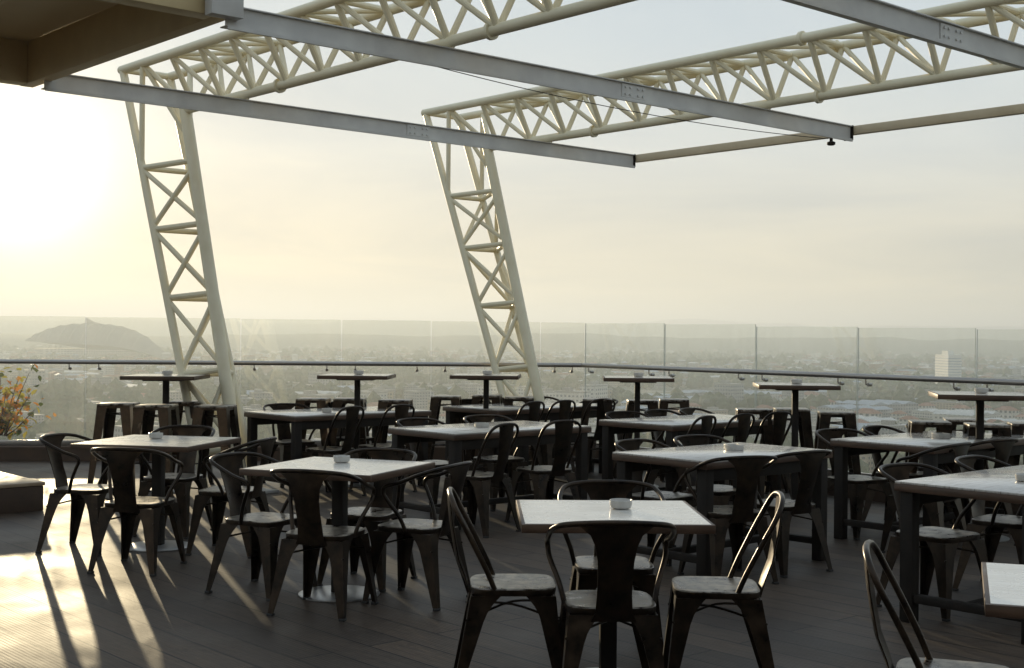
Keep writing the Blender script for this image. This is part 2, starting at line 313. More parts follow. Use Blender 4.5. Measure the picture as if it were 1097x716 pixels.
# shrub outside the glass, lower left
def shrub():
    base = V((-6.5, 16.5, 0))
    s = thing("shrub", "leafy shrub with orange and yellow leaves outside the glass at left", "shrub", base)
    st = MB(); rnd = random.Random(3); tips = []
    for i in range(18):
        a = rnd.uniform(0, 2 * pi); r = rnd.uniform(.1, .55); h = rnd.uniform(.35, .98)
        p = [V((cos(a) * r * .25, sin(a) * r * .12, .18)), V((cos(a) * r * .55, sin(a) * r * .22, h * .55)), V((cos(a) * r, sin(a) * r * .4, h))]
        c = crom(p, 5); st.tube(c, [.011 - .008 * j / len(c) for j in range(len(c))], 6); tips += c[3:]
    st.build("stem", "bark", s)
    lf = MB()
    for i in range(520):
        c = rnd.choice(tips) + V((rnd.gauss(0, .10), rnd.gauss(0, .07), rnd.gauss(0, .08)))
        if c.z < .2: continue
        q = M.Rotation(rnd.uniform(0, 6.3), 4, "Z") @ M.Rotation(rnd.uniform(-1.3, 1.3), 4, "X") @ M.Rotation(rnd.uniform(-.6, .6), 4, "Y")
        l = rnd.uniform(.07, .12); w = l * .36
        sh = [V((0, 0, 0)), V((w, l * .35, .008)), V((w * .7, l * .7, .004)), V((0, l, -.01)), V((-w * .7, l * .7, .004)), V((-w, l * .35, .008))]
        lf.add([c + (q @ x) for x in sh], [(0, 1, 2, 3), (0, 3, 4, 5)], rnd.choice((0, 0, 1, 1, 1, 2)))
    lf.build("foliage", ["leaf_or", "leaf_ye", "leaf_gr"], s, smooth=0)
    pl = thing("planter", "dark planter box outside the glass holding the orange leaved shrub", "planter", base + V((0, 0, .0)))
    m_ = MB(); bm = bmesh.new()
    W, D, H = 2.0, .55, .09
    for (c, d) in (((0, -D / 2, H / 2), (W, .05, H)), ((0, D / 2, H / 2), (W, .05, H)), ((-W / 2 + .025, 0, H / 2), (.05, D - .052, H)), ((W / 2 - .025, 0, H / 2), (.05, D - .052, H)), ((0, 0, .02), (W - .104, D - .054, .035))): m_.box(c, d, bev=.004)
    bm.free(); m_.build("box", "kerb", pl)
    m_ = MB(); m_.box((0, 0, .055), (W - .104, D - .056, .03)); m_.build("soil", "soil", pl)
shrub()

# ------------------------------------------------------------------ steelwork
Z_LOW, Z_TOP = 3.78, 4.28
BASE1 = V((-2.56, 12.45, 0)); BASE2 = BASE1 + b_ * 3.95 + t_ * -.12
def truss(base, label, back):
    root = thing("steel_truss", label, "truss", base, T_ANG, "cream lattice steel trusses")
    # local frame: x along b_, y along t_ (outwards), z up
    w = .27
    def part(name, a, b, r, n=10):
        m_ = MB(); m_.tube([a, b], r, n); return m_.build(name, "truss", root)
    IN0, IN1 = V((0, 0, .02)), V((0, 1.2, Z_LOW))
    def inner(z): return V((0, 1.2 * z / Z_LOW, z))
    def outer(z, s): return V((s * w, .22 + (2.08 - .22) * z / Z_TOP, z))
    L_END = -back
    part("bottom_chord", V((0, 1.2, Z_LOW)), V((0, L_END, Z_LOW)), .046, 14)
    part("leg_chord", IN0, IN1 + V((0, 0.016, .05)), .062, 16)
    for s in (-1, 1):
        part("leg_chord", outer(.02, s), outer(Z_TOP, s), .043, 12)
        part("top_chord", outer(Z_TOP, s) + V((0, .04, 0)), V((s * w, L_END, Z_TOP)), .046, 14)
    # leg bracing
    zs = [.35, 1.1, 1.85, 2.55, 3.2]
    for i, z in enumerate(zs):
        zi = z + .05
        for s in (-1, 1): part("brace", outer(z, s), inner(zi), .03)
        part("brace", outer(z, -1), outer(z, 1), .03)
    for i in range(len(zs) - 1):
        z0, z1 = zs[i] + .03, zs[i + 1] - .02
        part("brace", outer(z0, -1), inner(z1), .026); part("brace", outer(z1, -1), inner(z0 + .04), .026)
        part("brace", outer(z0, 1), inner(z1), .026) if i % 2 else part("brace", outer(z1, 1), inner(z0), .026)
        part("brace", outer(z0, -1 if i % 2 else 1), outer(z1, 1 if i % 2 else -1), .024)
    # knee panel
    for s in (-1, 1):
        part("brace", outer(3.22, s), V((s * w, 1.62, Z_TOP)), .028)
        part("brace", V((s * w, 1.62, Z_TOP)), V((0, 1.15, Z_LOW + .02)), .028)
        part("brace", V((s * w, 1.62, Z_TOP)), V((s * w * -1 * 0, 1.2, 3.55)), .026)
    part("brace", outer(Z_TOP, -1), outer(Z_TOP, 1), .035)
    # beam panels
    n = int((1.15 + back) / .585); ys = [1.0 - .585 * i for i in range(n)]
    for i, y in enumerate(ys):
        for s in (-1, 1):
            part("brace", V((s * w, y, Z_TOP)), V((0, y, Z_LOW)), .029 if s < 0 else .027)
            if i + 1 < n: part("brace", V((s * w, y, Z_TOP)), V((0, ys[i + 1], Z_LOW)), .025)
        part("brace", V((-w, y, Z_TOP)), V((w, y, Z_TOP)), .028)
        if i + 1 < n: part("brace", V((-w, y, Z_TOP)), V((w, ys[i + 1], Z_TOP)), .024)
    for y in (-.62, -3.6, -6.5):
        for (x, z) in ((0, Z_LOW), (-w, Z_TOP), (w, Z_TOP)):
            if y - .1 > L_END: m_ = MB(); m_.tube([(x, y - .016, z), (x, y + .016, z)], .068, 16); m_.build("flange", "truss", root)
    # foot plate
    m_ = MB(); m_.box((0, 0, .012), (.45, .6, .024), bev=.003); m_.build("base_plate", "beam", root)
    return root
tr1 = truss(BASE1, "left cream steel lattice truss with its slanted leg, rising by the sun", 9.5)
tr2 = truss(BASE2, "middle cream steel lattice truss with a slanted leg at the balustrade corner", 12.3)

def along(base, r, s, z): 
    p = base + b_ * r + t_ * s; return V((p.x, p.y, z))
BO = BASE1 + t_ * 0.0
beamlab = ["grey steel beam hung lowest across both truss legs, ending mid picture", "grey steel beam in the middle, crossing above the first from top left", "grey steel beam at the top right corner, nearest overhead"]
END_R = 5.35
for i, s0 in enumerate((0.0, -3.1, -6.15)):
    root = thing("steel_beam", beamlab[i], "beam", along(BO, 0, s0, Z_LOW - .055), T_ANG + 0, "grey steel beams hung under the trusses")
    m_ = MB(); x0, x1 = -1.95, END_R; cx = (x0 + x1) / 2; ln = x1 - x0; H = .145; W = .1
    m_.box((cx, 0, -.004), (ln, W, .008)); m_.box((cx, 0, -H + .004), (ln, W, .008)); m_.box((cx, -.02, -H / 2), (ln, .008, H - .017))
    m_.box((cx, -W / 2 + .003, -H - .012), (ln, .02, .02))
    m_.build("channel", "beam", root, smooth=0)
    m_ = MB(); m_.box((x1 + .006, 0, -H / 2), (.008, W + .01, H + .01)); m_.build("end_plate", "blackm", root, smooth=0)
    for rr in (2.05,):
        m_ = MB(); m_.box((rr, -.029, -H / 2), (.3, .01, H - .03))
        for bx in (-.11, -.05, .05, .11):
            for bz in (-.03, .03): m_.tube([(rr + bx, -.033, -H / 2 + bz), (rr + bx, -.046, -H / 2 + bz)], .011, 6)
        m_.build("splice_plate", "beam", root, smooth=0)
    for rr in (0, 3.95):
        m_ = MB(); m_.add([(rr - .006, -.06, .0), (rr - .006, .06, .0), (rr - .006, .1, .07), (rr - .006, -.1, .07), (rr + .006, -.06, .0), (rr + .006, .06, .0), (rr + .006, .1, .07), (rr + .006, -.1, .07)],
            [(0, 1, 2, 3), (7, 6, 5, 4), (0, 4, 5, 1), (1, 5, 6, 2), (2, 6, 7, 3), (3, 7, 4, 0)]); m_.build("hanger_plate", "truss", root, smooth=0)
m_ = MB(); e0 = along(BO, END_R - .07, .05, Z_LOW - .12); 
m_.box((0, -6.0, 0), (.075, 12.0, .09), bev=.006)
tag(m_.build("steel_tube", "tube", loc=along(BO, END_R + .055, .0, Z_LOW - .10), rz=T_ANG), "tan square steel tube joining the right ends of the grey beams", "steel tube")
m_ = MB(); m_.lathe([(.03, 0), (.045, -.008), (.045, -.03), (.03, -.04)], 14); m_.lathe([(.018, .055), (.018, 0)], 8)
o = m_.build("lamp_fitting", "blackm", loc=along(BO, END_R + .055, -2.85, Z_LOW - .185)); tag(o, "small dark fitting under the tan tube beside the middle beam end", "fitting")
m_ = MB(); a = along(BO, 0, -2.28, Z_LOW + .04); b = along(BO, END_R, -2.85, Z_LOW - .16)
m_.tube([a + (b - a) * k / 16 + V((0, 0, -.10 * (1 - (2 * k / 16 - 1) ** 2))) for k in range(17)], .004, 5)
tag(m_.build("cable", "blackm"), "thin dark cable strung between the trusses under the beams", "cable")

# building canopy, top left
cn = thing("roof_canopy", "brown and tan canopy soffit overhanging the top left corner", "canopy", along(BO, -1.88, 0, Z_LOW - .06), T_ANG)
m_ = MB(); m_.box((-2.2, -1.35, .32), (4.4, 3.3, .06)); m_.build("soffit_panel", "soffit", cn, smooth=0)
m_ = MB(); m_.box((-.06, -1.35, .11), (.12, 3.5, .36), bev=.008); m_.build("edge_beam", "soffit_dark", cn)
for y in (-3.0, .3): m_ = MB(); m_.box((-2.32, y, .11), (4.4, .16, .36), bev=.008); m_.build("cross_beam", "soffit_dark" if y < 0 else "soffit", cn)
m_ = MB(); m_.box((-1.05, -1.35, .2), (.06, 3.1, .17), bev=.005); m_.build("rib", "soffit", cn)
m_ = MB(); m_.box((-2.1, -1.35, .2), (.06, 3.1, .17), bev=.005); m_.build("rib", "soffit", cn)
m_ = MB(); m_.box((-.10, -3.16, .16), (.24, .1, .5), bev=.006); m_.build("end_fascia", "beam", cn)

MT["dark_clad"] = simple("dark_cladding", (.05, .042, .035), (.08, .066, .055), 1.5, (.4, .6), 0, .05)
MT["dark_glass"] = simple("dark_window_glass", (.015, .018, .02), (.03, .034, .036), .5, (.06, .12))
pv_ = thing("unseen_sky_blocker", "added dark building, unseen behind the viewpoint, blocking the rear sky", "building", (0, -3.4, 0))  # added, out of view: blocks the sky behind the camera so near faces darken
m_ = MB(); m_.box((0, -2.5, 2.15), (22, 5, 4.28)); m_.build("wall", "dark_clad", pv_, smooth=0)
m_ = MB(); m_.box((0, -2.4, 4.38), (22.4, 5.4, .16), bev=.01); m_.build("roof", "soffit_dark", pv_, smooth=0)
for i in range(7):
    m_ = MB(); x = -9 + i * 3
    m_.box((x, .02, 1.65), (2.5, .036, 2.9)); wn = m_.build("window", "dark_glass", pv_, smooth=0)
    m_ = MB()
    for sx in (-1, 1): m_.box((x + sx * 1.28, .03, 1.65), (.055, .056, 3.02))
    for z in (.17, 3.13): m_.box((x, .03, z), (2.5, .056, .06))
    m_.build("frame", "blackm", wn, smooth=0)

# ------------------------------------------------------------------ tables
ZT = .75
def pedestal_table(name, label, loc, rz, size, z, top, group, cat="table", disc=.235, post=.072):
    t = thing(name, label, cat, (loc[0], loc[1], 0), rz, group)
    m_ = MB(); m_.box((0, 0, z - .006), (size - .03, size - .03, .012)); m_.build("tabletop", top, t, smooth=0)
    m_ = MB(); s = size / 2; e = .016
    for (c, d) in (((0, -s + e / 2, z - .019), (size, e, .036)), ((0, s - e / 2, z - .019), (size, e, .036)), ((-s + e / 2, 0, z - .019), (e, size - 2 * e - .001, .036)), ((s - e / 2, 0, z - .019), (e, size - 2 * e - .001, .036)), ((0, 0, z - .025), (size - 2 * e - .002, size - 2 * e - .002, .024))): m_.box(c, d, bev=.002)
    m_.build("edge_band", "edge", t)
    m_ = MB(); m_.box((0, 0, z / 2 - .02), (post, post, z - .07), bev=.006); m_.box((0, 0, z - .045), (.36, .36, .014), bev=.003); m_.build("post", "blackm", t)
    m_ = MB(); m_.lathe([(disc - .004, .0), (disc, .004), (disc, .009), (disc - .01, .013), (.07, .017)], 48); m_.build("base_disc", "steelplate", t)
    return t
SQ = {  # centre x, y, rotation, size
 "T1": (-2.48, 9.2, R(-12.5), .86), "T2": (-.99, 7.58, R(-21.5), .83), "T3": (.43, 5.70, R(1.5), .79), "T4": (1.86, 4.02, R(-19), .76)}
sqlab = {"T1": "leftmost square table with a sunlit pale top on a disc base", "T2": "second square table from left, pale top with dark edge on a disc base", "T3": "foremost square table with a white limed top, centre of the foreground", "T4": "square table cut off by the right edge of the picture"}
for k_, (x, y, a, s) in SQ.items(): pedestal_table("square_table", sqlab[k_], (x, y), a, s, ZT, "top_pale", "square pedestal tables")

ang_L = R(42)
bL = V((cos(ang_L), sin(ang_L), 0)); nL = V((sin(ang_L), -cos(ang_L), 0))     # nL points to the near side
LT = {}
def long_table(key, Lc, Fc, ln, wd, label, top="top_grey"):
    mid = (V((*Lc, 0)) + V((*Fc, 0))) / 2; c = mid + bL * (ln / 2)
    LT[key] = (c, ln, wd)
    t = thing("long_table", label, "table", c, ang_L, "long four-legged tables")
    m_ = MB(); m_.box((0, 0, ZT - .005), (ln - .006, wd - .006, .012), bev=.002); m_.build("tabletop", top, t)
    m_ = MB(); m_.box((0, 0, ZT - .0315), (ln, wd, .04), bev=.003); m_.build("edge_band", "edge", t)
    for sx in (-1, 1):
        for sy in (-1, 1):
            m_ = MB(); m_.box((sx * (ln / 2 - .06), sy * (wd / 2 - .06), (ZT - .052) / 2), (.075, .075, ZT - .053), bev=.005); m_.build("leg", "blackm", t)
        m_ = MB(); m_.box((sx * (ln / 2 - .06), 0, .13), (.05, wd - .2, .045), bev=.004); m_.build("stretcher", "blackm", t)
    m_ = MB(); m_.box((0, 0, .13), (ln - .174, .05, .045), bev=.004); m_.build("stretcher", "blackm", t)
    m_ = MB()
    for sy in (-1, 1): m_.box((0, sy * (wd / 2 - .05), ZT - .092), (ln - .2, .03, .08), bev=.003)
    m_.build("apron", "blackm", t)
long_table("L1", (-2.58, 12.7), (-1.99, 11.9), 1.6, .9, "long table at the back left beside the left truss leg")
long_table("L2", (-.99, 10.66), (-.45, 10.0), 1.5, .85, "long brown edged table behind the second square table")
long_table("L3", (-.72, 13.95), (-.14, 13.15), 1.65, .9, "long table at the back, in front of the middle truss leg")
long_table("L4", (.83, 11.9), (1.34, 11.1), 1.6, .88, "long table at the back, right of centre, before the balustrade corner")
long_table("L5", (.66, 8.55), (1.2, 8.02), 1.33, .8, "long plank topped table right of centre, behind the foremost table")
long_table("L6", (2.46, 9.85), (2.92, 9.2), 1.6, .86, "long table at the back right below the last bar table")
long_table("L7", (2.06, 6.98), (2.58, 6.42), 1.6, .8, "long table cut by the right edge, behind the cut-off square table")

# bar tables and stools
BZ = 1.10
bars = [(178, 402, 1, "leftmost bar table, beside the left truss leg"), (383, 401.5, -2, "second bar table from the left, by the glass"), (521, 401.5, -3, "third bar table, just left of the middle truss leg"),
        (683, 404, -3, "fourth bar table, right of the balustrade corner"), (852, 411.5, -6, "fifth bar table, by the glass right of centre"), (1050, 421.5, -12, "last bar table at the right edge, before the white tower block")]
BARP = []
for u, v, a, lab in bars:
    p = P(u, v, BZ); BARP.append(p)
    pedestal_table("bar_table", "tall " + lab, (p.x, p.y), R(a), .69, BZ, "top_grey", "tall bar tables along the glass", "bar table", .22, .055)

def leg_rings(sx, sy, z_list, half_top, half_bot, ztop, wfun, thick=.006):
    rings = []
    for z in z_list:
        k = z / ztop; h = half_bot + (half_top - half_bot) * k
        w = wfun(z); c = V((sx * h, sy * h, z)); ix, iy = -sx, -sy
        pr = [V((0, 0, 0)), V((ix * w, 0, 0)), V((ix * w, iy * thick, 0)), V((ix * thick, iy * thick, 0)), V((ix * thick, iy * w, 0)), V((0, iy * w, 0))]
        rings.append([c + q for q in pr])
    return rings
def make_stool():
    s = thing("bar_stool", "", "bar stool")
    H = .84; hs = .152
    def w(z):
        k = z / H; return .046 + .05 * k
    m_ = MB(); m_.box((0, 0, H - .012), (.314, .314, .022), bev=.009); m_.build("seat", "seat", s)
    for sx in (-1, 1):
        for sy in (-1, 1):
            m_ = MB(); m_.loft(leg_rings(sx, sy, [.012, .2, .45, .65, .74, .78, .80, .822], hs, .225, H, w)); lg = m_.build("leg", "gun", s)
            m_ = MB(); m_.box((sx * (.2235 - .014), sy * (.2235 - .014), .007), (.04, .04, .014), bev=.003); m_.build("rubber_foot", "rubber", lg)
    for z, hw in ((.3, .192), (.735, .158)):
        for q in (-1, 1): m_ = MB(); m_.tube([(-hw, -hw * q, z + .0065 * q), (hw, hw * q, z + .0065 * q)], .006, 6); m_.build("cross_brace", "gun", s)
    m_ = MB()
    for sx, sy in ((1, 0), (-1, 0), (0, 1), (0, -1)): m_.box((sx * (hs - .004), sy * (hs - .004), H - .034), (.006 if sx else .2, .006 if sy else .2, .022))
    m_.build("apron", "gun", s, smooth=0)
    return s
stool0 = make_stool(); used_s = []
def stool(u, v, a, label):
    p = P(u, v, .84); p.z = 0
    if not used_s:
        stool0.location = p; stool0.rotation_euler.z = R(a); tag(stool0, label, None, "metal bar stools around the bar tables"); used_s.append(1)
    else: dup(stool0, p, R(a), label, "metal bar stools around the bar tables")
st = [(127, 431.5, -1, "leftmost bar stool, left of the leftmost bar table"), (168, 433.5, -4, "bar stool in front of the leftmost bar table, second from left"), (200, 429.5, 1, "bar stool behind the post of the leftmost bar table, third from left"), (231, 434, -6, "bar stool standing against the left truss leg"),
 (336, 426.5, -3, "bar stool at the left of the second bar table"), (375, 426.5, 0, "bar stool under the second bar table, by its post"), (424, 428, -4, "bar stool at the right of the second bar table"),
 (478, 424, -2, "bar stool at the left of the third bar table"), (522, 423, -5, "bar stool behind the post of the third bar table"), (556, 425, -1, "bar stool at the right of the third bar table, by the middle truss leg"),
 (640, 427, -4, "bar stool at the left of the fourth bar table"), (688, 428.5, -2, "bar stool by the post of the fourth bar table"), (722, 427.5, -5, "bar stool at the right of the fourth bar table"),
 (807, 438, -7, "bar stool at the left of the fifth bar table"), (848, 437.5, -5, "bar stool by the post of the fifth bar table"), (896, 441, -8, "bar stool at the right of the fifth bar table"),
 (996, 451, -12, "bar stool at the left of the last bar table, by the right edge"), (1032, 448.5, -15, "bar stool behind the post of the last bar table"), (1057, 454, -11, "bar stool in front of the post of the last bar table"), (1103, 453, -13, "bar stool cut by the right edge, right of the last bar table")]
for a in st: stool(*a)

# ------------------------------------------------------------------ chairs
def make_chair(name, arm):
    c = thing(name, "", "chair")
    ZS = .445 if not arm else .435; hs = .175
    # seat pan with dished top and rolled rim
    m_ = MB(); n = 10; hw = .185
    def sup(a, r):                       # rounded square outline
        ca, sa = cos(a), sin(a); k = (abs(ca) ** 5 + abs(sa) ** 5) ** (-1 / 5); return ca * k * r, sa * k * r
    rings = []
    for r, z in ((.55, ZS - .022), (.985, ZS - .03), (1.0, ZS - .016), (.992, ZS - .004), (.965, ZS), (.85, ZS - .003), (.5, ZS - .006), (.08, ZS - .007)):
        rings.append([V((*sup(2 * pi * i / 40, hw * r), z)) for i in range(40)])
    m_.loft(rings[:4], cap=False, mi=1); m_.add(rings[0], [tuple(range(39, -1, -1))], 1); m_.loft(rings[3:], cap=False); m_.add(rings[-1], [tuple(range(40))], 0)
    m_.build("seat", ["seat", "gun"], c, smooth=50)
    def w(z):
        k = z / ZS; return .03 + .062 * k + max(0, (z - ZS + .14) / .14) ** 2.2 * .065
    for sx in (-1, 1):
        for sy in (-1, 1):
            rg = leg_rings(sx, sy, [.012, .1, .22, ZS - .14, ZS - .1, ZS - .07, ZS - .045, ZS - .03], hs, .222, ZS, w, .005)
            if sy < 0:
                for q, r_ in enumerate(rg):
                    kk = 1 - r_[0].z / ZS
                    for i_ in range(len(r_)): r_[i_] = r_[i_] + V((0, -.035 * kk, 0))
            m_ = MB(); m_.loft(rg); lg = m_.build("leg", "gun", c)
            m_ = MB(); m_.box((sx * (.2205 - .012), sy * (.2205 - .012) - (.034 if sy < 0 else 0), .007), (.034, .034, .014), bev=.003); m_.build("rubber_foot", "rubber", lg)
    m_ = MB(); z = .315; h = .19
    m_.tube(crom([(-h, -h - .01, z), (0, 0, z + .03), (h, h, z)], 5), .0055, 6); m_.build("cross_brace", "gun", c)
    m_ = MB(); m_.tube(crom([(-h, h, z), (0, 0, z + .042), (h, -h - .01, z)], 5), .0055, 6); m_.build("cross_brace", "gun", c)
    if arm:
        half = [(.182, -.03, ZS - .02), (.205, .0, .50), (.24, .055, .59), (.248, .078, .635), (.25, .06, .668), (.252, -.03, .695), (.247, -.13, .735), (.215, -.225, .768), (.13, -.272, .782)]
        top = (0, -.28, .786); tz, ty = .786, -.28
    else:
        half = [(.17, -.075, ZS - .02), (.178, -.115, .52), (.188, -.185, .66), (.189, -.225, .735), (.172, -.252, .79), (.125, -.268, .824), (.06, -.275, .836)]
        top = (0, -.277, .838); tz, ty = .838, -.277
    path = half + [top] + [(-x, y, z) for x, y, z in reversed(half)]
    m_ = MB(); m_.tube(crom(path, 6), .0115, 10); m_.build("back_frame", "gun", c, smooth=60)
    # splat
    if arm: prof = [(.185, -.186, ZS - .055), (.15, -.196, ZS - .02), (.14, -.208, .49), (.138, -.232, .56), (.145, -.252, .63), (.165, -.266, .69), (.205, -.276, .735), (.285, -.279, .768), (.33, -.278, .786)]
    else: prof = [(.15, -.184, ZS - .05), (.135, -.192, ZS - .02), (.125, -.208, .48), (.13, -.235, .55), (.142, -.25, .63), (.156, -.263, .71), (.17, -.27, .78), (.185, -.274, .834)]
    rings = []; nn = 9
    for i, (wd, y, z) in enumerate(prof):
        fr, bk = [], []
        for k in range(nn):
            x = (k / (nn - 1) - .5); cv = (.5 - abs(x)) ** 1 * 0
            bow = -.012 * (1 - (2 * x) ** 2) if 1 < i else 0
            yy = y + bow
            if arm and i >= 6: yy = y + (abs(x) * 2) ** 2 * .02 * (i - 5) / 3
            fr.append(V((x * wd, yy + .0025, z))); bk.append(V((x * wd, yy - .0025, z)))
        rings.append(fr + bk[::-1])
    m_ = MB(); m_.loft(rings); m_.build("backrest", "gun", c, smooth=50)
    return c
side0 = make_chair("side_chair", False); arm0 = make_chair("armchair", True)
used_c = {}
def chair(arm, p, a, label, group):
    src = arm0 if arm else side0
    lab = ("dark metal armchair " if arm else "dark metal side chair ") + label
    if arm not in used_c:
        used_c[arm] = 1; src.location = (p[0], p[1], 0); src.rotation_euler.z = a; tag(src, lab, None, group); return src
    return dup(src, (p[0], p[1], 0), a, lab, group)
# square tables ---------------------------------------------------------
def sq(key, dx, dy, face, arm, label, jit=0):
    x, y, a, s = SQ[key]; q = V((x, y, 0)) + M.Rotation(a, 4, "Z") @ V((dx, dy, 0))
    g = {"T1": "chairs at the leftmost square table", "T2": "chairs at the second square table", "T3": "chairs at the foremost square table", "T4": "chair at the cut-off square table"}[key]
    return chair(arm, q, a + R(face + jit), label, g)
def sqp(key, u, v, face, arm, label, rot):       # by the pixel of the seat centre
    q = P(u, v, .44); g = {"T1": "chairs at the leftmost square table", "T2": "chairs at the second square table", "T3": "chairs at the foremost square table", "T4": "chair at the cut-off square table"}[key]
    return chair(arm, q, R(rot), label, g)
sqp("T1", 94, 521, 0, True, "at the left of the leftmost square table, facing right", -103)
sqp("T1", 150, 535, 0, True, "at the near side of the leftmost square table, back to us", -10)
sqp("T1", 247, 523, 0, True, "at the right of the leftmost square table, facing left", 78)
sqp("T1", 186, 509, 0, True, "at the far side of the leftmost square table, facing us", 168)
sqp("T2", 284, 553, 0, True, "at the left of the second square table, facing right", -118)
sqp("T2", 349, 567, 0, True, "at the near side of the second square table, back to us", -16)
sqp("T2", 446, 560, 0, True, "at the right of the second square table, facing left", 66)
sqp("T2", 393, 547, 0, True, "at the far side of the second square table, facing us", 160)
sqp("T3", 549, 624, 0, False, "at the left of the foremost table, facing right", -88)
sqp("T3", 652, 640, 0, True, "at the near side of the foremost table, back to us", 2)
sqp("T3", 766, 627, 0, False, "right of the foremost table, its tall back frame sunlit", 86)
sqp("T3", 657, 601, 0, True, "at the far side of the foremost table, facing us", 182)
chair(False, (1.43, 4.19), R(-109), "at the bottom right, cut by the lower edge", "chair at the cut-off square table")
# long tables -----------------------------------------------------------
LN = {"L1": "long table beside the left truss leg", "L2": "long table behind the second square table", "L3": "long table before the middle truss leg", "L4": "long table before the balustrade corner",
      "L5": "long plank table right of centre", "L6": "long table below the last bar table", "L7": "long table cut by the right edge"}
def lt(key, near, items, arm, off):
    c, ln, wd = LT[key]; sg = 1 if near else -1
    ends = {2: ["left", "right"], 3: ["left", "middle", "right"]}[len(items)]
    for (u, j), e in zip(items, ends):
        o = c + nL * sg * (wd / 2 + off + .26); k_ = ray(u)
        s = (k_ * o.y - o.x) / (bL.x - k_ * bL.y); q = o + bL * s - nL * sg * .26
        d = -nL * sg; a = math.atan2(-d.x, d.y) + R(j)
        chair(arm, q, a, f"on {'near' if near else 'far'} side of {LN[key]}, {e}", f"chairs at the {LN[key]}")
lt("L1", True, [(372, 14), (428, 6)], False, .08)
lt("L1", False, [(300, -8), (366, 10)], True, .05)
lt("L2", True, [(537, 12), (608, -8)], False, .1)
lt("L2", False, [(446, 5), (515, -6)], True, .02)
lt("L3", True, [(570, 8), (604, 4), (648, -5)], False, .02)
lt("L3", False, [(500, 4), (537, -7), (580, 8)], True, .05)
lt("L4", True, [(754, 9), (796, 3), (838, -6)], False, .02)
lt("L4", False, [(664, -5), (705, 6), (741, 10)], True, .02)
lt("L5", True, [(816, -22), (873, -8)], True, -.04)
lt("L5", False, [(680, 6), (741, -6)], True, .0)
lt("L6", True, [(1028, 4), (1078, -8)], True, -.05)
lt("L6", False, [(889, -12), (938, 5), (984, -4)], True, .0)
lt("L7", False, [(962, -6), (1040, 5)], True, .0)
def endchair(key, side, d, j, arm, label):
    c, ln, wd = LT[key]; q = c + bL * side * (ln / 2 + d); f = -bL * side
    chair(arm, q, math.atan2(-f.x, f.y) + R(j), label, f"chairs at the {LN[key]}")
endchair("L3", 1, .12, 5, True, "at the right end of the long table before the middle truss leg")
endchair("L4", 1, .12, 6, True, "at the right end of the long table before the balustrade corner")

# ------------------------------------------------------------------ things on the tables
def ashtray(u, v, z, label, square=False):
    p = P(u, v, z); t = thing("ashtray", label, "ashtray", (p.x, p.y, z + .0015), R(15), "ashtrays standing on the tables")
    m_ = MB()
    if square:
        m_.box((0, 0, .004), (.1, .1, .008), bev=.002)
        for sx, sy in ((1, 0), (-1, 0), (0, 1), (0, -1)): m_.box((sx * .047, sy * .047, .02), (.006 if sx else .088, .006 if sy else .1, .032), bev=.001)
    else: m_.lathe([(.034, 0), (.045, .004), (.05, .02), (.05, .037), (.046, .039), (.043, .034), (.04, .014), (.01, .012)], 32)
    m_.build("bowl", "ceramic", t, smooth=40)
    m_ = MB(); m_.lathe([(.038, .0125), (.038, .016), (.005, .018)], 20) if not square else m_.box((0, 0, .011), (.085, .085, .006)); m_.build("sand", "ash", t)
    return t
ashtray(167, 470, ZT, "white round ashtray on the leftmost square table"); ashtray(366, 495.5, ZT, "pale round ashtray on the second square table"); ashtray(665, 545, ZT, "white round ashtray on the foremost table")
ashtray(350, 442, ZT, "small round ashtray on the long table beside the left truss leg"); ashtray(786, 482.5, ZT, "small square ashtray on the long plank table right of centre", True)
ashtray(1008, 469.5, ZT, "small square ashtray on the long table below the last bar table", True); ashtray(1098, 516, ZT, "ashtray at the right edge on the cut-off long table"); ashtray(516, 458, ZT, "small ashtray on the long table behind the second square table", True)
nm = ["leftmost", "second", "third", "fourth", "fifth", "last"]
for i, p in enumerate(BARP):
    t = thing("ashtray", f"tiny pale ashtray on the {nm[i]} bar table", "ashtray", (p.x + .01, p.y, BZ + .0015), 0, "ashtrays standing on the tables")
    m_ = MB(); m_.lathe([(.034, 0), (.045, .004), (.05, .02), (.05, .037), (.046, .039), (.043, .034), (.04, .014), (.01, .012)], 24); m_.build("bowl", "ceramic", t, smooth=40)

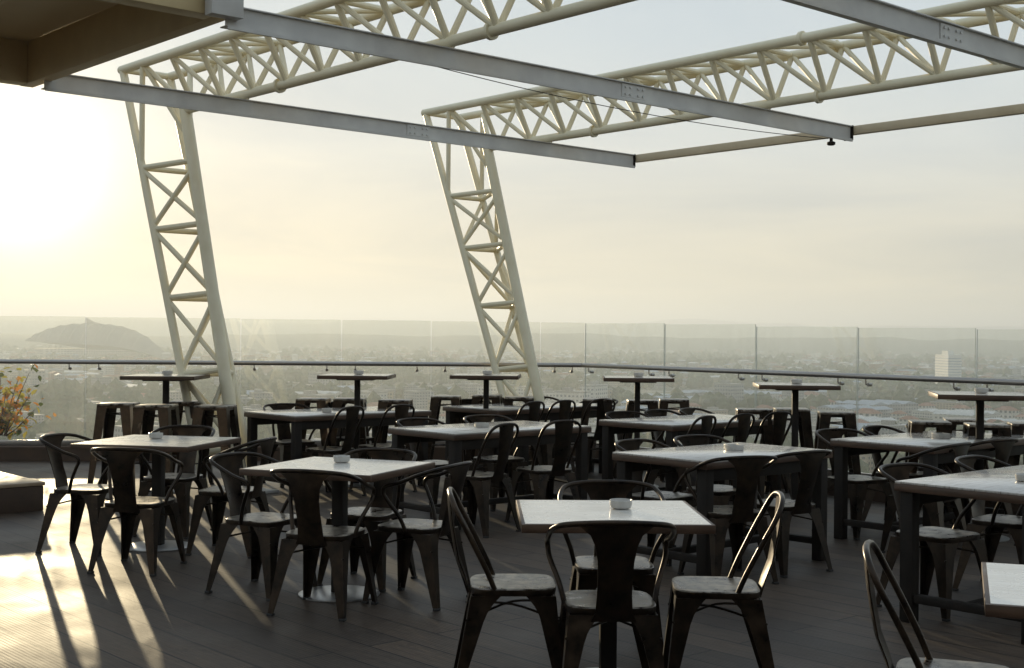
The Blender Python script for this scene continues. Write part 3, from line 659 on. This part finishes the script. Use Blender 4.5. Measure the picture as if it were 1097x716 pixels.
# ------------------------------------------------------------------ the city below
G = -80.0; RAD = 14500.0
def ground_material():
    m, nt, p = mat("city_ground")
    tc = N(nt, "ShaderNodeTexCoord")
    n = N(nt, "ShaderNodeTexNoise"); n.inputs["Scale"].default_value = .0022; n.inputs["Detail"].default_value = 9; n.inputs["Roughness"].default_value = .65; L(nt, tc.outputs["Object"], n.inputs[0])
    vr = N(nt, "ShaderNodeTexVoronoi"); vr.inputs["Scale"].default_value = .022; L(nt, tc.outputs["Object"], vr.inputs[0])
    r = ramp(nt, [(.38, (.035, .055, .022)), (.48, (.075, .085, .04)), (.52, (.17, .155, .13)), (.62, (.25, .24, .22))]); L(nt, n.outputs[0], r.inputs[0])
    hs = N(nt, "ShaderNodeMix", data_type="RGBA", blend_type="MULTIPLY"); hs.inputs[0].default_value = .6
    bw = N(nt, "ShaderNodeRGBToBW"); L(nt, vr.outputs["Color"], bw.inputs[0]); rr = ramp(nt, [(.2, (.45, .45, .45)), (.8, (1.4, 1.4, 1.4))]); L(nt, bw.outputs[0], rr.inputs[0])
    mp = N(nt, "ShaderNodeMapping"); mp.inputs["Rotation"].default_value = (0, 0, -T_ANG); L(nt, tc.outputs["Object"], mp.inputs[0])
    st_ = N(nt, "ShaderNodeTexBrick"); st_.inputs["Scale"].default_value = 1; st_.inputs["Brick Width"].default_value = 190; st_.inputs["Row Height"].default_value = 85; st_.inputs["Mortar Size"].default_value = 5; L(nt, mp.outputs[0], st_.inputs[0])
    sx_ = N(nt, "ShaderNodeMix", data_type="RGBA"); L(nt, st_.outputs["Fac"], sx_.inputs[0]); L(nt, r.outputs[0], sx_.inputs[6]); sx_.inputs[7].default_value = (.26, .25, .24, 1)
    L(nt, sx_.outputs[2], hs.inputs[6]); L(nt, rr.outputs[0], hs.inputs[7]); L(nt, hs.outputs[2], p.inputs["Base Color"]); p.inputs["Roughness"].default_value = .9
    return m
MT["ground"] = ground_material()
m_ = MB(); n = 96; m_.add([(RAD * cos(2 * pi * i / n), RAD * sin(2 * pi * i / n), G) for i in range(n)], [tuple(range(n))])
tag(m_.build("ground", "ground", smooth=0), kind="structure")

MT["hill"] = simple("wooded_hill", (.025, .04, .02), (.07, .085, .04), .02, (.85, .95), detail=8)
def hills(d0, d1, hmin, hmax, seed, name):
    m_ = MB(); na, nr = 220, 10
    vs = []; 
    for i in range(na):
        th = R(-62 + 124 * i / (na - 1))
        for j in range(nr):
            k = j / (nr - 1); d = d0 + (d1 - d0) * k
            x, y = sin(th) * d, cos(th) * d
            f = .5 + .5 * mn.fractal(V((th * 5.2 + seed, k * .6 + seed, 0)), 1.0, 2.0, 5) + .12 * mn.noise(V((th * 40, k * 3, seed)))
            h = (hmin + (hmax - hmin) * max(0, min(1.2, f))) * sin(pi * min(1, k * 1.0)) ** .7
            vs.append((x, y, G + .3 + h - (2 if k in (0, 1) else 0)))
    m_.add(vs, [(i * nr + j, (i + 1) * nr + j, (i + 1) * nr + j + 1, i * nr + j + 1) for i in range(na - 1) for j in range(nr - 1)])
    return tag(m_.build(name, "hill", smooth=180), kind="structure")
hills(5400, 7200, 42, 105, 3.1, "low_hills"); hills(10000, 14000, 90, 250, 11.7, "far_hills")

def facade(name, wall, win, sx, sz):
    m, nt, p = mat(name)
    tc = N(nt, "ShaderNodeTexCoord"); b = N(nt, "ShaderNodeTexBrick"); b.offset = 0; mp = N(nt, "ShaderNodeMapping"); mp.inputs["Rotation"].default_value = (R(90), 0, 0)
    # generated-like facade grid: x+y along the wall, z up
    sp = N(nt, "ShaderNodeSeparateXYZ"); L(nt, tc.outputs["Object"], sp.inputs[0]); ad = N(nt, "ShaderNodeMath", operation="ADD"); L(nt, sp.outputs[0], ad.inputs[0]); L(nt, sp.outputs[1], ad.inputs[1])
    cb = N(nt, "ShaderNodeCombineXYZ"); L(nt, ad.outputs[0], cb.inputs[0]); L(nt, sp.outputs[2], cb.inputs[1]); L(nt, cb.outputs[0], b.inputs[0])
    b.inputs["Scale"].default_value = 1; b.inputs["Brick Width"].default_value = sx; b.inputs["Row Height"].default_value = sz; b.inputs["Mortar Size"].default_value = min(sx, sz) * .28
    b.inputs["Color1"].default_value = (*win, 1); b.inputs["Color2"].default_value = (*[c * 1.5 for c in win], 1); b.inputs["Mortar"].default_value = (*wall, 1)
    gm = N(nt, "ShaderNodeNewGeometry"); s2 = N(nt, "ShaderNodeSeparateXYZ"); L(nt, gm.outputs["Normal"], s2.inputs[0]); gt = N(nt, "ShaderNodeMath", operation="GREATER_THAN"); gt.inputs[1].default_value = .5; L(nt, s2.outputs[2], gt.inputs[0])
    mx = N(nt, "ShaderNodeMix", data_type="RGBA"); L(nt, gt.outputs[0], mx.inputs[0]); L(nt, b.outputs[0], mx.inputs[6]); mx.inputs[7].default_value = (*[c * .7 for c in wall], 1)
    L(nt, mx.outputs[2], p.inputs["Base Color"]); p.inputs["Roughness"].default_value = .8; return m
MT["fa_white"] = facade("white_facade", (.6, .58, .54), (.12, .13, .14), 4, 3.4); MT["fa_grey"] = facade("grey_facade", (.34, .34, .34), (.09, .1, .11), 3.5, 3.2)
MT["fa_tan"] = facade("tan_facade", (.42, .34, .24), (.1, .09, .08), 4, 3.3); MT["fa_brick"] = facade("brick_facade", (.28, .15, .1), (.08, .08, .08), 3.6, 3.2)
MT["roof_blue"] = simple("blue_grey_metal_roof", (.22, .28, .36), (.36, .42, .5), .05, (.4, .6)); MT["roof_red"] = simple("clay_tile_roof", (.22, .09, .06), (.34, .16, .1), .3, (.7, .9)); MT["roof_pale"] = simple("pale_sheet_roof", (.5, .5, .49), (.65, .64, .62), .05, (.4, .6))
# building types: unit footprints in metres, each with wall and roof parts
def b_block(w, d, h, wall, name="building"):
    o = thing(name, "", "building")
    m_ = MB(); m_.box((0, 0, h / 2), (w, d, h)); m_.build("wall", wall, o, smooth=0)
    m_ = MB(); m_.box((0, 0, h + .6), (w + .6, d + .6, 1.2)); m_.box((w * .15, d * .1, h + 2.7), (w * .3, d * .4, 3)); m_.build("roof", "concrete", o, smooth=0)
    return o
def b_shed(w, d, h, roof, wall):
    o = thing("warehouse", "", "warehouse")
    m_ = MB(); m_.box((0, 0, h / 2), (w, d, h)); m_.build("wall", wall, o, smooth=0)
    m_ = MB(); r = h * .28
    nb = 3
    for k in range(nb):
        x0 = -w / 2 + w * k / nb - (.5 if k == 0 else 0); x1 = -w / 2 + w * (k + 1) / nb - .05; xm = (x0 + x1) / 2
        m_.add([(x0, -d / 2 - .5, h + .02), (x1, -d / 2 - .5, h + .02), (xm, -d / 2 - .5, h + r), (x0, d / 2 + .5, h + .02), (x1, d / 2 + .5, h + .02), (xm, d / 2 + .5, h + r)], [(0, 1, 2), (5, 4, 3), (0, 2, 5, 3), (2, 1, 4, 5), (0, 3, 4, 1)])
    m_.build("roof", roof, o, smooth=0); return o
def b_house(w, d, h, roof, wall):
    o = thing("house", "", "house")
    m_ = MB(); m_.box((0, 0, h / 2), (w, d, h)); m_.build("wall", wall, o, smooth=0)
    m_ = MB(); e = .6; r = h * .5
    m_.add([(-w / 2 - e, -d / 2 - e, h + .02), (w / 2 + e, -d / 2 - e, h + .02), (w / 2 + e, d / 2 + e, h + .02), (-w / 2 - e, d / 2 + e, h + .02), (-w / 4, 0, h + r), (w / 4, 0, h + r)], [(0, 1, 5, 4), (2, 3, 4, 5), (1, 2, 5), (3, 0, 4), (3, 2, 1, 0)])
    m_.build("roof", roof, o, smooth=0); return o
types = [(b_block(26, 16, 18, "fa_white"), "hazy white mid-rise block in the city below", "white blocks in the hazy city", .15, 1),
         (b_block(34, 15, 14, "fa_tan"), "hazy tan apartment block in the city below", "tan blocks in the hazy city", .16, 1),
         (b_block(22, 20, 22, "fa_grey"), "hazy grey office block in the city below", "grey blocks in the hazy city", .12, 1),
         (b_shed(60, 40, 9, "roof_blue", "fa_grey"), "wide warehouse with a blue-grey ridged roof in the city below", "blue-grey roofed warehouses", .15, 1.0),
         (b_shed(48, 34, 8, "roof_pale", "fa_white"), "wide warehouse with a pale ridged roof in the city below", "pale roofed warehouses", .14, 1.0),
         (b_house(14, 10, 6, "roof_red", "fa_white"), "small white house with a red tiled roof in the city below", "red roofed houses in the city", .28, 1.3)]
rnd = random.Random(21); usedt = set(); placed = []
def free(x, y, r):
    for px, py, pr in placed:
        if (px - x) ** 2 + (py - y) ** 2 < (pr + r) ** 2: return False
    placed.append((x, y, r)); return True
STAD = (-1120.0, 3530.0); TOWER = (P(1016, 410, G).x, P(1016, 410, G).y)
free(*STAD, 240)
TD = 2000.0; tx, ty = (1016 - CX) / F_PX * TD, TD
free(tx, ty, 45)
cnt = 0; gabs = [(d_, T_ANG) for d_ in (0, 1)]
def pick(x, d):
    r = rnd.random(); acc = 0; ti = 0
    for i, tpe in enumerate(types):
        acc += tpe[3]
        if r <= acc: ti = i; break
    if x > 100 and 1000 < d < 2200 and rnd.random() < .6: ti = rnd.choice((3, 4, 3, 5))
    return ti
def rad(ti): return 36 if ti in (3, 4) else 19 if ti < 3 else 10
for tries in range(9000):
    if cnt >= 290: break
    d = 760 * (1750 / 760) ** rnd.random(); th = R(rnd.uniform(-24.5, 25)); x, y = d * math.tan(th), d
    ti = pick(x, d); s = types[ti][4] * rnd.uniform(.7, 1.2)
    if not free(x, y, rad(ti) * s): continue
    rz = T_ANG + rnd.choice((0, pi / 2)) + rnd.gauss(0, .15)
    if ti in usedt: o = dup(types[ti][0], (x, y, G + .05), rz, types[ti][1], types[ti][2])
    else: usedt.add(ti); o = types[ti][0]; o.location = (x, y, G + .05); o.rotation_euler.z = rz; tag(o, types[ti][1], None, types[ti][2])
    o.scale = (s, s, s * rnd.uniform(.6, 1.2)) if ti < 3 else (s, s, s)
    cnt += 1
# the rest of the city, too many to count
m_ = MB(); walls = ["fa_white", "fa_tan", "fa_grey", "fa_brick", "roof_blue", "roof_pale", "roof_red"]; far = 0
for tries in range(30000):
    if far >= 2600: break
    d = 1650 * (5600 / 1650) ** rnd.random(); th = R(rnd.uniform(-25, 26)); x, y = d * math.tan(th), d
    if mn.noise(V((x * .0016, y * .0016, 8.1))) < -.12: continue
    big = rnd.random() < .2
    wd, dp, h = (rnd.uniform(35, 80), rnd.uniform(22, 45), rnd.uniform(7, 11)) if big else (rnd.uniform(12, 32), rnd.uniform(9, 16), rnd.choice((6, 7, 9, 12, 15, 22)) * rnd.uniform(.8, 1.2))
    if not free(x, y, max(wd, dp) * .55): continue
    x_ = M.Translation((x, y, G)) @ M.Rotation(T_ANG + rnd.choice((0, pi / 2)) + rnd.gauss(0, .2), 4, "Z")
    hw, hd = wd / 2, dp / 2
    m_.add([x_ @ V(q) for q in ((-hw, -hd, 0), (hw, -hd, 0), (hw, hd, 0), (-hw, hd, 0), (-hw, -hd, h), (hw, -hd, h), (hw, hd, h), (-hw, hd, h))], [(0, 1, 5, 4), (1, 2, 6, 5), (2, 3, 7, 6), (3, 0, 4, 7)], rnd.choice((0, 0, 1, 2, 2, 3)))
    m_.add([x_ @ V(q) for q in ((-hw - .5, -hd - .5, h), (hw + .5, -hd - .5, h), (hw + .5, hd + .5, h), (-hw - .5, hd + .5, h), (-hw * .8, 0, h + 2.5), (hw * .8, 0, h + 2.5))], [(0, 1, 5, 4), (2, 3, 4, 5), (1, 2, 5), (3, 0, 4)], rnd.choice((4, 4, 5, 6)) if big else rnd.choice((5, 6, 6, 2, 4)))
    far += 1
tag(m_.build("distant_buildings", walls, smooth=0), "mass of tiny hazy buildings of the far city", "buildings", None, "stuff")
# white tower block seen through the right glass
tw = thing("tower_block", "white tower block with floor bands seen through the glass at right", "tower", (tx, ty, G), R(1))
hh = (TD * (362 - 380) / F_PX + CZ) - G
m_ = MB(); m_.box((0, 0, hh / 2), (20, 58, hh)); m_.box((-3, -8, hh + 3.0), (10, 26, 6)); m_.build("wall", simple("white_render", (.78, .76, .7), (.84, .82, .77), .1, (.7, .8)), tw, smooth=0)
for i in range(13):
    m_ = MB(); z = 5 + i * 4.1
    if z < hh - 2: m_.box((0, 0, z), (20.4, 58.4, 1.1)); m_.build("window_band", "roof_blue", tw, smooth=0)
# stadium
stt = thing("stadium", "large domed stadium with a roof spire far off at the left", "stadium", (STAD[0], STAD[1], G), 0); stt.scale = (1.7, 1.7, 1.7)
m_ = MB(); na, nr = 64, 14; rings = []
for j in range(nr):
    k = 1 - j / (nr - 1) * .985
    ring = []
    for i in range(na):
        a = 2 * pi * i / na; x = cos(a) * 112 * k; y = sin(a) * 85 * k
        h = 27 + 31 * (1 - k ** 2.6) + 4 * cos(a) * -k
        if cos(a) > 0: h -= 20 * (cos(a) * k) ** 3
        ring.append(V((x, y, h)))
    rings.append(ring)
m_.loft(rings); m_.build("roof", simple("grey_stadium_roof", (.12, .12, .115), (.19, .19, .18), .03, (.8, .95)), stt, smooth=40)
m_ = MB(); m_.loft([[V((cos(2 * pi * i / na) * r * 112, sin(2 * pi * i / na) * r * 85, z)) for i in range(na)] for r, z in ((.86, .1), (.9, 12), (.94, 24 - 1), (.9, 30))] if False else [[V((cos(2 * pi * i / na) * r * 105, sin(2 * pi * i / na) * r * 80, z)) for i in range(na)] for r, z in ((.88, .1), (.88, 10), (.93, 10.1), (.93, 19))]); m_.build("bowl_wall", "fa_white", stt, smooth=0)
for q in range(11):
    m_ = MB(); x_ = -92 + q * 18.4; pts = []
    for q2 in range(25):
        y_ = -82 + q2 * 82 * 2 / 24; kk = sqrt((x_ / 112) ** 2 + (y_ / 85) ** 2)
        if kk < .985:
            h_ = 27 + 31 * (1 - kk ** 2.6) - 4 * x_ / 112
            if x_ > 0: h_ -= 20 * (x_ / 112) ** 3
            pts.append((x_, y_, h_ + .5))
    if len(pts) > 3: m_.tube(pts, .6, 6); m_.build("rib", "concrete", stt, smooth=40)
m_ = MB()
m_.add([(-20, -2, 57), (-18, -2, 68), (-4, -2, 61), (14, -2, 57), (-20, 2, 57), (-18, 2, 68), (-4, 2, 61), (14, 2, 57)], [(0, 1, 2, 3), (7, 6, 5, 4), (0, 4, 5, 1), (1, 5, 6, 2), (2, 6, 7, 3), (3, 7, 4, 0)]); m_.build("spire", "concrete", stt, smooth=0)
# street and wood trees far below, one mass of crowns
MT["far_tree"] = simple("far_foliage", (.02, .04, .015), (.07, .1, .035), .15, (.85, .95), detail=6)
def crown_clumps(count, dmin, dmax, thr, belt, name):
    m_ = MB(); rnd = random.Random(hash(name) % 1000 if False else len(name) * 7); ico = bmesh.new(); bmesh.ops.create_icosphere(ico, subdivisions=1, radius=1)
    base = [v.co.copy() for v in ico.verts]; fs = [[v.index for v in f.verts] for f in ico.faces]; ico.free(); k = 0
    for tries in range(count * 12):
        if k >= count: break
        d = dmin * (dmax / dmin) ** rnd.random(); th = R(rnd.uniform(-26, 27)); x, y = d * math.tan(th), d
        if mn.noise(V((x * .0032, y * .0032, 3.3))) < thr and not (belt and belt(x, y)): continue
        ok = True
        for px, py, pr in placed:
            if (px - x) ** 2 + (py - y) ** 2 < (pr * .8) ** 2: ok = False; break
        if not ok: continue
        r = rnd.uniform(3.5, 7.5) * (1 + d / 4500); h = rnd.uniform(.8, 1.4)
        m_.add([V((x + c.x * r * rnd.uniform(.7, 1.2), y + c.y * r * rnd.uniform(.7, 1.2), G + r * h * (.9 + c.z * rnd.uniform(.7, 1.15)))) for c in base], fs); k += 1
    return tag(m_.build(name, "far_tree", smooth=0), "mass of tree crowns between the hazy buildings below", "trees", None, "stuff")
crown_clumps(7000, 740, 5200, .05, lambda x, y: (1480 < y < 1640 and 380 < x < 560), "distant_trees")

# ------------------------------------------------------------------ haze
m = bpy.data.materials.new("haze"); m.use_nodes = True; nt = m.node_tree; nt.nodes.clear()
o = N(nt, "ShaderNodeOutputMaterial"); pv = N(nt, "ShaderNodeVolumePrincipled")
pv.inputs["Color"].default_value = (.71, .76, .79, 1); pv.inputs["Density"].default_value = 2.55e-4; pv.inputs["Anisotropy"].default_value = .4
L(nt, pv.outputs[0], o.inputs["Volume"]); MT["haze"] = m
m_ = MB(); top = 190.0; m_.box((0, 0, (top + G - 1) / 2), (30000, 30000, top - G + 1))
tag(m_.build("haze", "haze", smooth=0), "pale morning haze lying over the city", "haze", None, "stuff")

# ------------------------------------------------------------------ light
EL, AZ = R(6.4), R(-20.9)
S = V((sin(AZ) * cos(EL), cos(AZ) * cos(EL), sin(EL)))
sd = bpy.data.lights.new("sun", "SUN"); sd.energy = 4.0; sd.angle = R(.6); sd.color = (1, .80, .52)
so = bpy.data.objects.new("sun", sd); C.objects.link(so); so.rotation_mode = "QUATERNION"; so.rotation_quaternion = S.to_track_quat("Z", "Y")
w = bpy.data.worlds.new("World"); sc.world = w; w.use_nodes = True; nt = w.node_tree
bg = nt.nodes["Background"]; sky = N(nt, "ShaderNodeTexSky", sky_type="NISHITA")
sky.sun_disc = False; sky.sun_elevation = EL; sky.sun_rotation = AZ; sky.air_density = 1.0; sky.dust_density = 2.0; sky.ozone_density = 1.0; sky.altitude = 50
# thin high cloud veil
tc = N(nt, "ShaderNodeTexCoord"); sp = N(nt, "ShaderNodeSeparateXYZ"); L(nt, tc.outputs["Generated"], sp.inputs[0])
za = N(nt, "ShaderNodeMath", operation="MAXIMUM"); za.inputs[1].default_value = 0.0; L(nt, sp.outputs[2], za.inputs[0])
zb = N(nt, "ShaderNodeMath", operation="ADD"); zb.inputs[1].default_value = .12; L(nt, za.outputs[0], zb.inputs[0])
dx = N(nt, "ShaderNodeMath", operation="DIVIDE"); L(nt, sp.outputs[0], dx.inputs[0]); L(nt, zb.outputs[0], dx.inputs[1])
dy = N(nt, "ShaderNodeMath", operation="DIVIDE"); L(nt, sp.outputs[1], dy.inputs[0]); L(nt, zb.outputs[0], dy.inputs[1])
cb = N(nt, "ShaderNodeCombineXYZ"); L(nt, dx.outputs[0], cb.inputs[0]); L(nt, dy.outputs[0], cb.inputs[1])
cn_ = N(nt, "ShaderNodeTexNoise"); cn_.inputs["Scale"].default_value = .62; cn_.inputs["Detail"].default_value = 6; cn_.inputs["Roughness"].default_value = .55; cn_.inputs["Distortion"].default_value = .6; L(nt, cb.outputs[0], cn_.inputs[0])
cr = ramp(nt, [(.35, (.965, .965, .965)), (.7, (.98, .98, .98))]); L(nt, cn_.outputs[0], cr.inputs[0])
vg = ramp(nt, [(0, (5.7, 5.1, 3.6)), (.075, (5.3, 5.12, 4.4)), (.14, (4.95, 5.25, 5.25)), (.22, (4.5, 5.1, 5.5)), (1, (3.6, 4.4, 5.3))]); L(nt, za.outputs[0], vg.inputs[0])
cs = ramp(nt, [(.36, (1.09, 1.07, 1.03)), (.5, (.98, .98, .98)), (.66, (.84, .87, .92))]); L(nt, cn_.outputs[0], cs.inputs[0])
vm = N(nt, "ShaderNodeMix", data_type="RGBA", blend_type="MULTIPLY"); vm.inputs[0].default_value = 1; L(nt, vg.outputs[0], vm.inputs[6]); L(nt, cs.outputs[0], vm.inputs[7])
mx = N(nt, "ShaderNodeMix", data_type="RGBA"); L(nt, cr.outputs[0], mx.inputs[0]); L(nt, sky.outputs[0], mx.inputs[6]); L(nt, vm.outputs[2], mx.inputs[7])
# bright aureole of the low sun behind the thin veil
nv = N(nt, "ShaderNodeVectorMath", operation="NORMALIZE"); L(nt, tc.outputs["Generated"], nv.inputs[0])
dt_ = N(nt, "ShaderNodeVectorMath", operation="DOT_PRODUCT"); dt_.inputs[1].default_value = S; L(nt, nv.outputs[0], dt_.inputs[0])
mxz = N(nt, "ShaderNodeMath", operation="MAXIMUM"); mxz.inputs[1].default_value = 0; L(nt, dt_.outputs["Value"], mxz.inputs[0])
acc = mx.outputs[2]
for pw_, col in ((800, (12, 11, 8)), (190, (2.4, 2.1, 1.3)), (24, (.8, .62, .24))):
    p_ = N(nt, "ShaderNodeMath", operation="POWER"); p_.inputs[1].default_value = pw_; L(nt, mxz.outputs[0], p_.inputs[0])
    sc_ = N(nt, "ShaderNodeVectorMath", operation="SCALE"); sc_.inputs[0].default_value = col; L(nt, p_.outputs[0], sc_.inputs["Scale"])
    ad_ = N(nt, "ShaderNodeVectorMath", operation="ADD"); L(nt, acc, ad_.inputs[0]); L(nt, sc_.outputs[0], ad_.inputs[1]); acc = ad_.outputs[0]
L(nt, acc, bg.inputs[0]); bg.inputs[1].default_value = .12

vs_ = sc.view_settings; sc.display_settings.display_device = "sRGB"; vs_.view_transform = "Standard"; vs_.look = "None"; vs_.gamma = 1; vs_.use_curve_mapping = False; vs_.exposure = .2
sc.render.engine = "CYCLES"; cy = sc.cycles; cy.use_denoising = True; cy.max_bounces = 10; cy.transparent_max_bounces = 24; cy.volume_bounces = 2; cy.caustics_reflective = False; cy.caustics_refractive = False
cy.sample_clamp_indirect = 6
